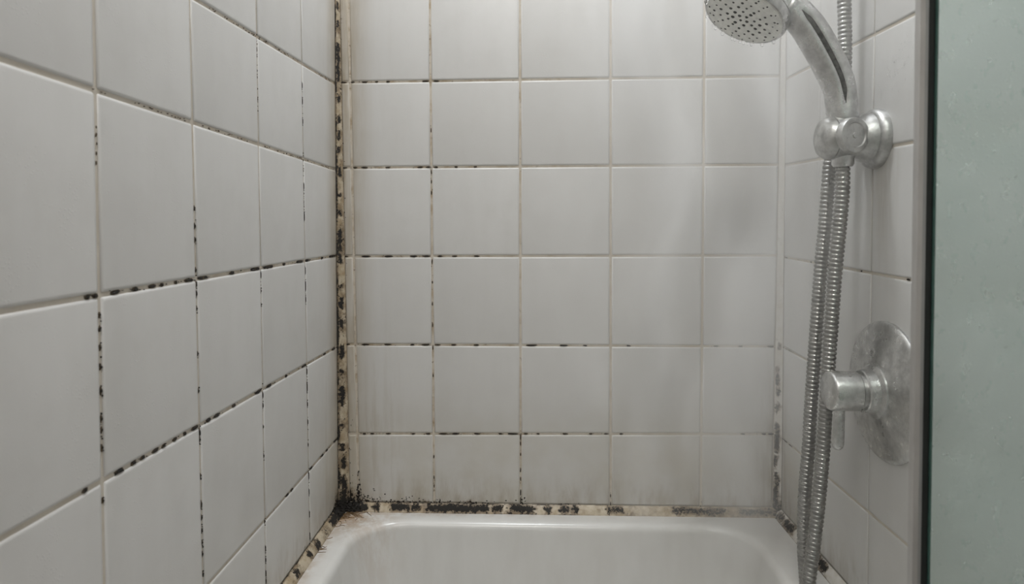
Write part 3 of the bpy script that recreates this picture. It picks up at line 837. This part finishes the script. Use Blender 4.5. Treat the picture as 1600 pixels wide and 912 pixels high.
# ------------------------------------------------------------------ shower hose
ho = thing('shower_hose', 'ribbed steel shower hose hanging in a long narrow loop', 'hose', (0.70, -0.27, 0.44))
hp = [(0.7390, -0.262, 1.800), (0.7365, -0.262, 1.60), (0.7352, -0.262, 1.42), (0.7360, -0.262, 1.2656), (0.7363, -0.262, 1.2331), (0.7377, -0.262, 1.1841), (0.7374, -0.262, 1.1434), (0.7334, -0.258, 1.0867), (0.7275, -0.255, 1.0460), (0.7240, -0.2535, 1.0212), (0.7216, -0.254, 0.9878), (0.7181, -0.254, 0.9377), (0.7137, -0.254, 0.8875), (0.7102, -0.254, 0.8287), (0.7067, -0.254, 0.7697), (0.7032, -0.254, 0.7104), (0.7005, -0.254, 0.651), (0.6969, -0.254, 0.5998), (0.6960, -0.253, 0.5567), (0.6969, -0.252, 0.5133), (0.7000, -0.2515, 0.4700),
      (0.6995, -0.254, 0.4480), (0.6960, -0.2705, 0.4330), (0.6890, -0.2870, 0.4480), (0.6865, -0.2895, 0.4780), (0.6924, -0.290, 0.5322), (0.6968, -0.290, 0.5732), (0.7008, -0.289, 0.6138), (0.7042, -0.289, 0.6628), (0.7076, -0.289, 0.7198), (0.7101, -0.289, 0.7766), (0.7130, -0.290, 0.8334), (0.7154, -0.292, 0.8898), (0.7177, -0.296, 0.9378), (0.7188, -0.301, 0.9851), (0.7180, -0.303, 1.0180)]
PITCH = 0.0056
hpts = resample(catmull(hp, 10), PITCH / 5)
def ridge(i, an):
    ph = (i % 5) / 5.0
    return 0.0086 * (0.80, 0.955, 1.0, 1.0, 0.955)[i % 5]
sweep('corrugated_tube', hpts, ridge, M['hose'], ho, n=14)
lathe('supply_elbow', (XR, -0.262, 1.812), (-1, 0, 0), [(0, 0.0), (0, 0.028), (0.006, 0.027), (0.008, 0.012), (0.032, 0.012), (0.034, 0.0)], M['chrome'], ho, n=32)

# ------------------------------------------------------------------ mixer valve
VY, VZ = -0.3325, 0.7465
va = thing('shower_valve', 'grey chrome shower valve with round wall plate and drop lever', 'valve', (XR, VY, VZ))
lathe('wall_plate', (XR + 0.0005, VY, VZ), ax, [(0, 0.0), (0, 0.0835), (0.003, 0.0835), (0.0055, 0.0815), (0.0065, 0.0780), (0.0075, 0.0700), (0.0085, 0.0640), (0.0125, 0.0440), (0.0145, 0.0370), (0.0150, 0.0330), (0.0150, 0.0)], M['chrome_valve'], va, n=96)
lathe('collar', (XR - 0.0135, VY, VZ), ax, [(0, 0.0), (0, 0.0325), (0.003, 0.0320), (0.0045, 0.0290), (0.0055, 0.0262), (0.016, 0.0252), (0.017, 0.0240), (0.017, 0.0)], M['chrome_valve'], va, n=64)
lathe('stem', (XR - 0.029, VY, VZ), ax, [(0, 0.0), (0, 0.0205), (0.008, 0.0205), (0.008, 0.0)], M['chrome_valve'], va, n=48)
kb = lathe('knob', (XR - 0.0350, VY, VZ), ax, [(0, 0.0), (0, 0.0222), (0.0015, 0.0236), (0.0300, 0.0236), (0.0325, 0.0225), (0.0335, 0.0210), (0.0338, 0.0)], M['chrome_valve'], va, n=64)
lp = [Vector((0.7030, VY, VZ - 0.010)), Vector((0.7030, VY, VZ - 0.030)), Vector((0.7025, VY, VZ - 0.045)), Vector((0.7022, VY, VZ - 0.058)), Vector((0.7021, VY, VZ - 0.064)), Vector((0.7021, VY, VZ - 0.0680)), Vector((0.7021, VY, VZ - 0.0700)), Vector((0.7021, VY, VZ - 0.0708))]
sweep('lever', lp, lambda i, an: (0.0068, 0.0068, 0.0070, 0.0072, 0.0068, 0.0056, 0.0036, 0.0006)[i], M['chrome_valve'], kb, n=28)
# raised temperature mark on the plate
lathe('index_boss', (XR - 0.0085, VY + 0.012, VZ + 0.040), ax, [(0, 0.0), (0, 0.0100), (0.003, 0.0090), (0.0042, 0.0060), (0.0045, 0.0)], M['chrome_valve'], va, n=28)

# ------------------------------------------------------------------ glass screen
gp = thing('glass_screen', 'misted greenish glass shower screen with slim aluminium edge strip', 'glass screen', (0.68, -0.675, TUB_Z))
GZ0, GZ1 = TUB_Z + 0.0015, 1.95
box('edge_strip', (0.5934, 0.5971, -0.678, -0.672, GZ0, GZ1), M['alu'], gp, label='slim aluminium edge strip', bevel=0.0003)
box('edge_lip', (0.5972, 0.5993, -0.6775, -0.672, GZ0, GZ1), M['alu_edge'], gp)
box('seal', (0.5994, 0.6038, -0.6770, -0.672, GZ0, GZ1), M['seal'], gp, label='black rubber seal')
box('glass_edge', (0.6039, 0.6054, -0.6780, -0.672, GZ0, GZ1), M['glass_edge'], gp, label='dark green cut edge of the glass')
pane = box('pane', (0.6055, 0.7565, -0.6780, -0.6720, GZ0, GZ1), M['glass'], gp, bevel=0.0004, label='misted pale green glass')
dl = []
for k in range(420):
    xg, zg = random.uniform(0.606, 0.70), random.uniform(0.66, 1.15)
    dl.append(((xg, -0.6782, zg), random.choice((0.0003, 0.0004, 0.0005, 0.0007)), random.choice((1.0, 1.2, 2.2))))
drops('condensation', dl, pane)
dl = []
for k in range(70):     # beads of water catching the light on the right wall
    y_, z_ = -0.345 + random.gauss(0, 0.035), 1.125 + random.gauss(0, 0.018)
    if -0.42 < y_ < -0.27: dl.append(((XR - 0.0003, y_, z_ + (-0.34 - y_) * 0.5), random.uniform(.0004, .0010), 1.3))
drops('water_beads', dl, wall_right)

# ------------------------------------------------------------------ ceiling lamps
def lamp(name, label, x, y, r, watts, col):
    L = thing(name, label, 'lamp', (x, y, 2.3))
    lathe('trim_ring', (x, y, 2.3), (0, 0, -1), [(0, r), (0, r + 0.02), (0.008, r + 0.018), (0.012, r + 0.004), (0.012, r), (0, r)], M['white'], L, n=40)
    lathe('diffuser', (x, y, 2.3), (0, 0, -1), [(0, 0.0), (0, r - 0.001), (0.006, r - 0.001), (0.006, 0.0)], mat_emit('lamp_glow', col, 3.0), L, n=40)
    ld = bpy.data.lights.new(name + '_light', 'AREA'); ld.shape = 'DISK'; ld.size = r * 1.9; ld.energy = watts; ld.color = col
    lo = bpy.data.objects.new(name + '_light', ld); COL.objects.link(lo); lo.location = (x, y, 2.28); lo.parent = L
    return L
lamp('shower_lamp', 'round white ceiling lamp above the bathtub', 0.31, -0.24, 0.09, SHOWER_LAMP_W, (0.935, 0.965, 1.0))
lamp('room_fill', 'round white ceiling lamp added unseen as fill light', 0.29, -1.50, 0.26, ROOM_FILL_W, (1.0, 0.97, 0.925))  # unseen source, added to light the alcove from the front

# ------------------------------------------------------------------ steam
def mat_steam():
    t = NT('drifting_steam'); p = t.pos(); x, y, z = t.sep(p)
    wob = t.n('TexNoise', {'Vector': p, 'Scale': 3.0}); wob.inputs['Detail'].default_value = 1.0
    vm = t.n('VectorMath', operation='MULTIPLY_ADD'); t.set(vm.inputs[0], wob.outputs['Color']); vm.inputs[1].default_value = (0.22, 0.22, 0.3); t.set(vm.inputs[2], p)
    w = t.noise(t.scaled(vm.outputs[0], (11, 8, 2.0)), 1.0, 2, 0.5)
    wis = t.ramp(w, 0.46, 0.66, 0.30, 3.9)
    fx = t.ramp(x, 0.30, 0.66)
    fy = t.math('MULTIPLY', t.ramp(y, -0.40, -0.15), t.ramp(y, -0.01, -0.06, 0.35, 1.0))
    fy = t.math('MULTIPLY', fy, t.math('MULTIPLY', t.ramp(z, 0.50, 1.05, 0.40, 1.25), t.ramp(z, 1.60, 1.28)))
    d = t.math('MULTIPLY', t.math('MULTIPLY', fx, fy), wis)
    d = t.math('MULTIPLY', d, STEAM_DENSITY)
    v = t.n('VolumeScatter', {'Color': (0.995, 0.995, 0.995), 'Density': d, 'Anisotropy': 0.0})
    t.t.links.new(v.outputs[0], t.out.inputs['Volume'])
    return t.mat
st = box('steam', (0.29, XR - 0.013, -0.41, -0.013, TUB_Z + 0.02, 1.62), mat_steam(), kind='stuff')
st['label'] = 'thin drifting steam under the shower head'
st['category'] = 'steam'
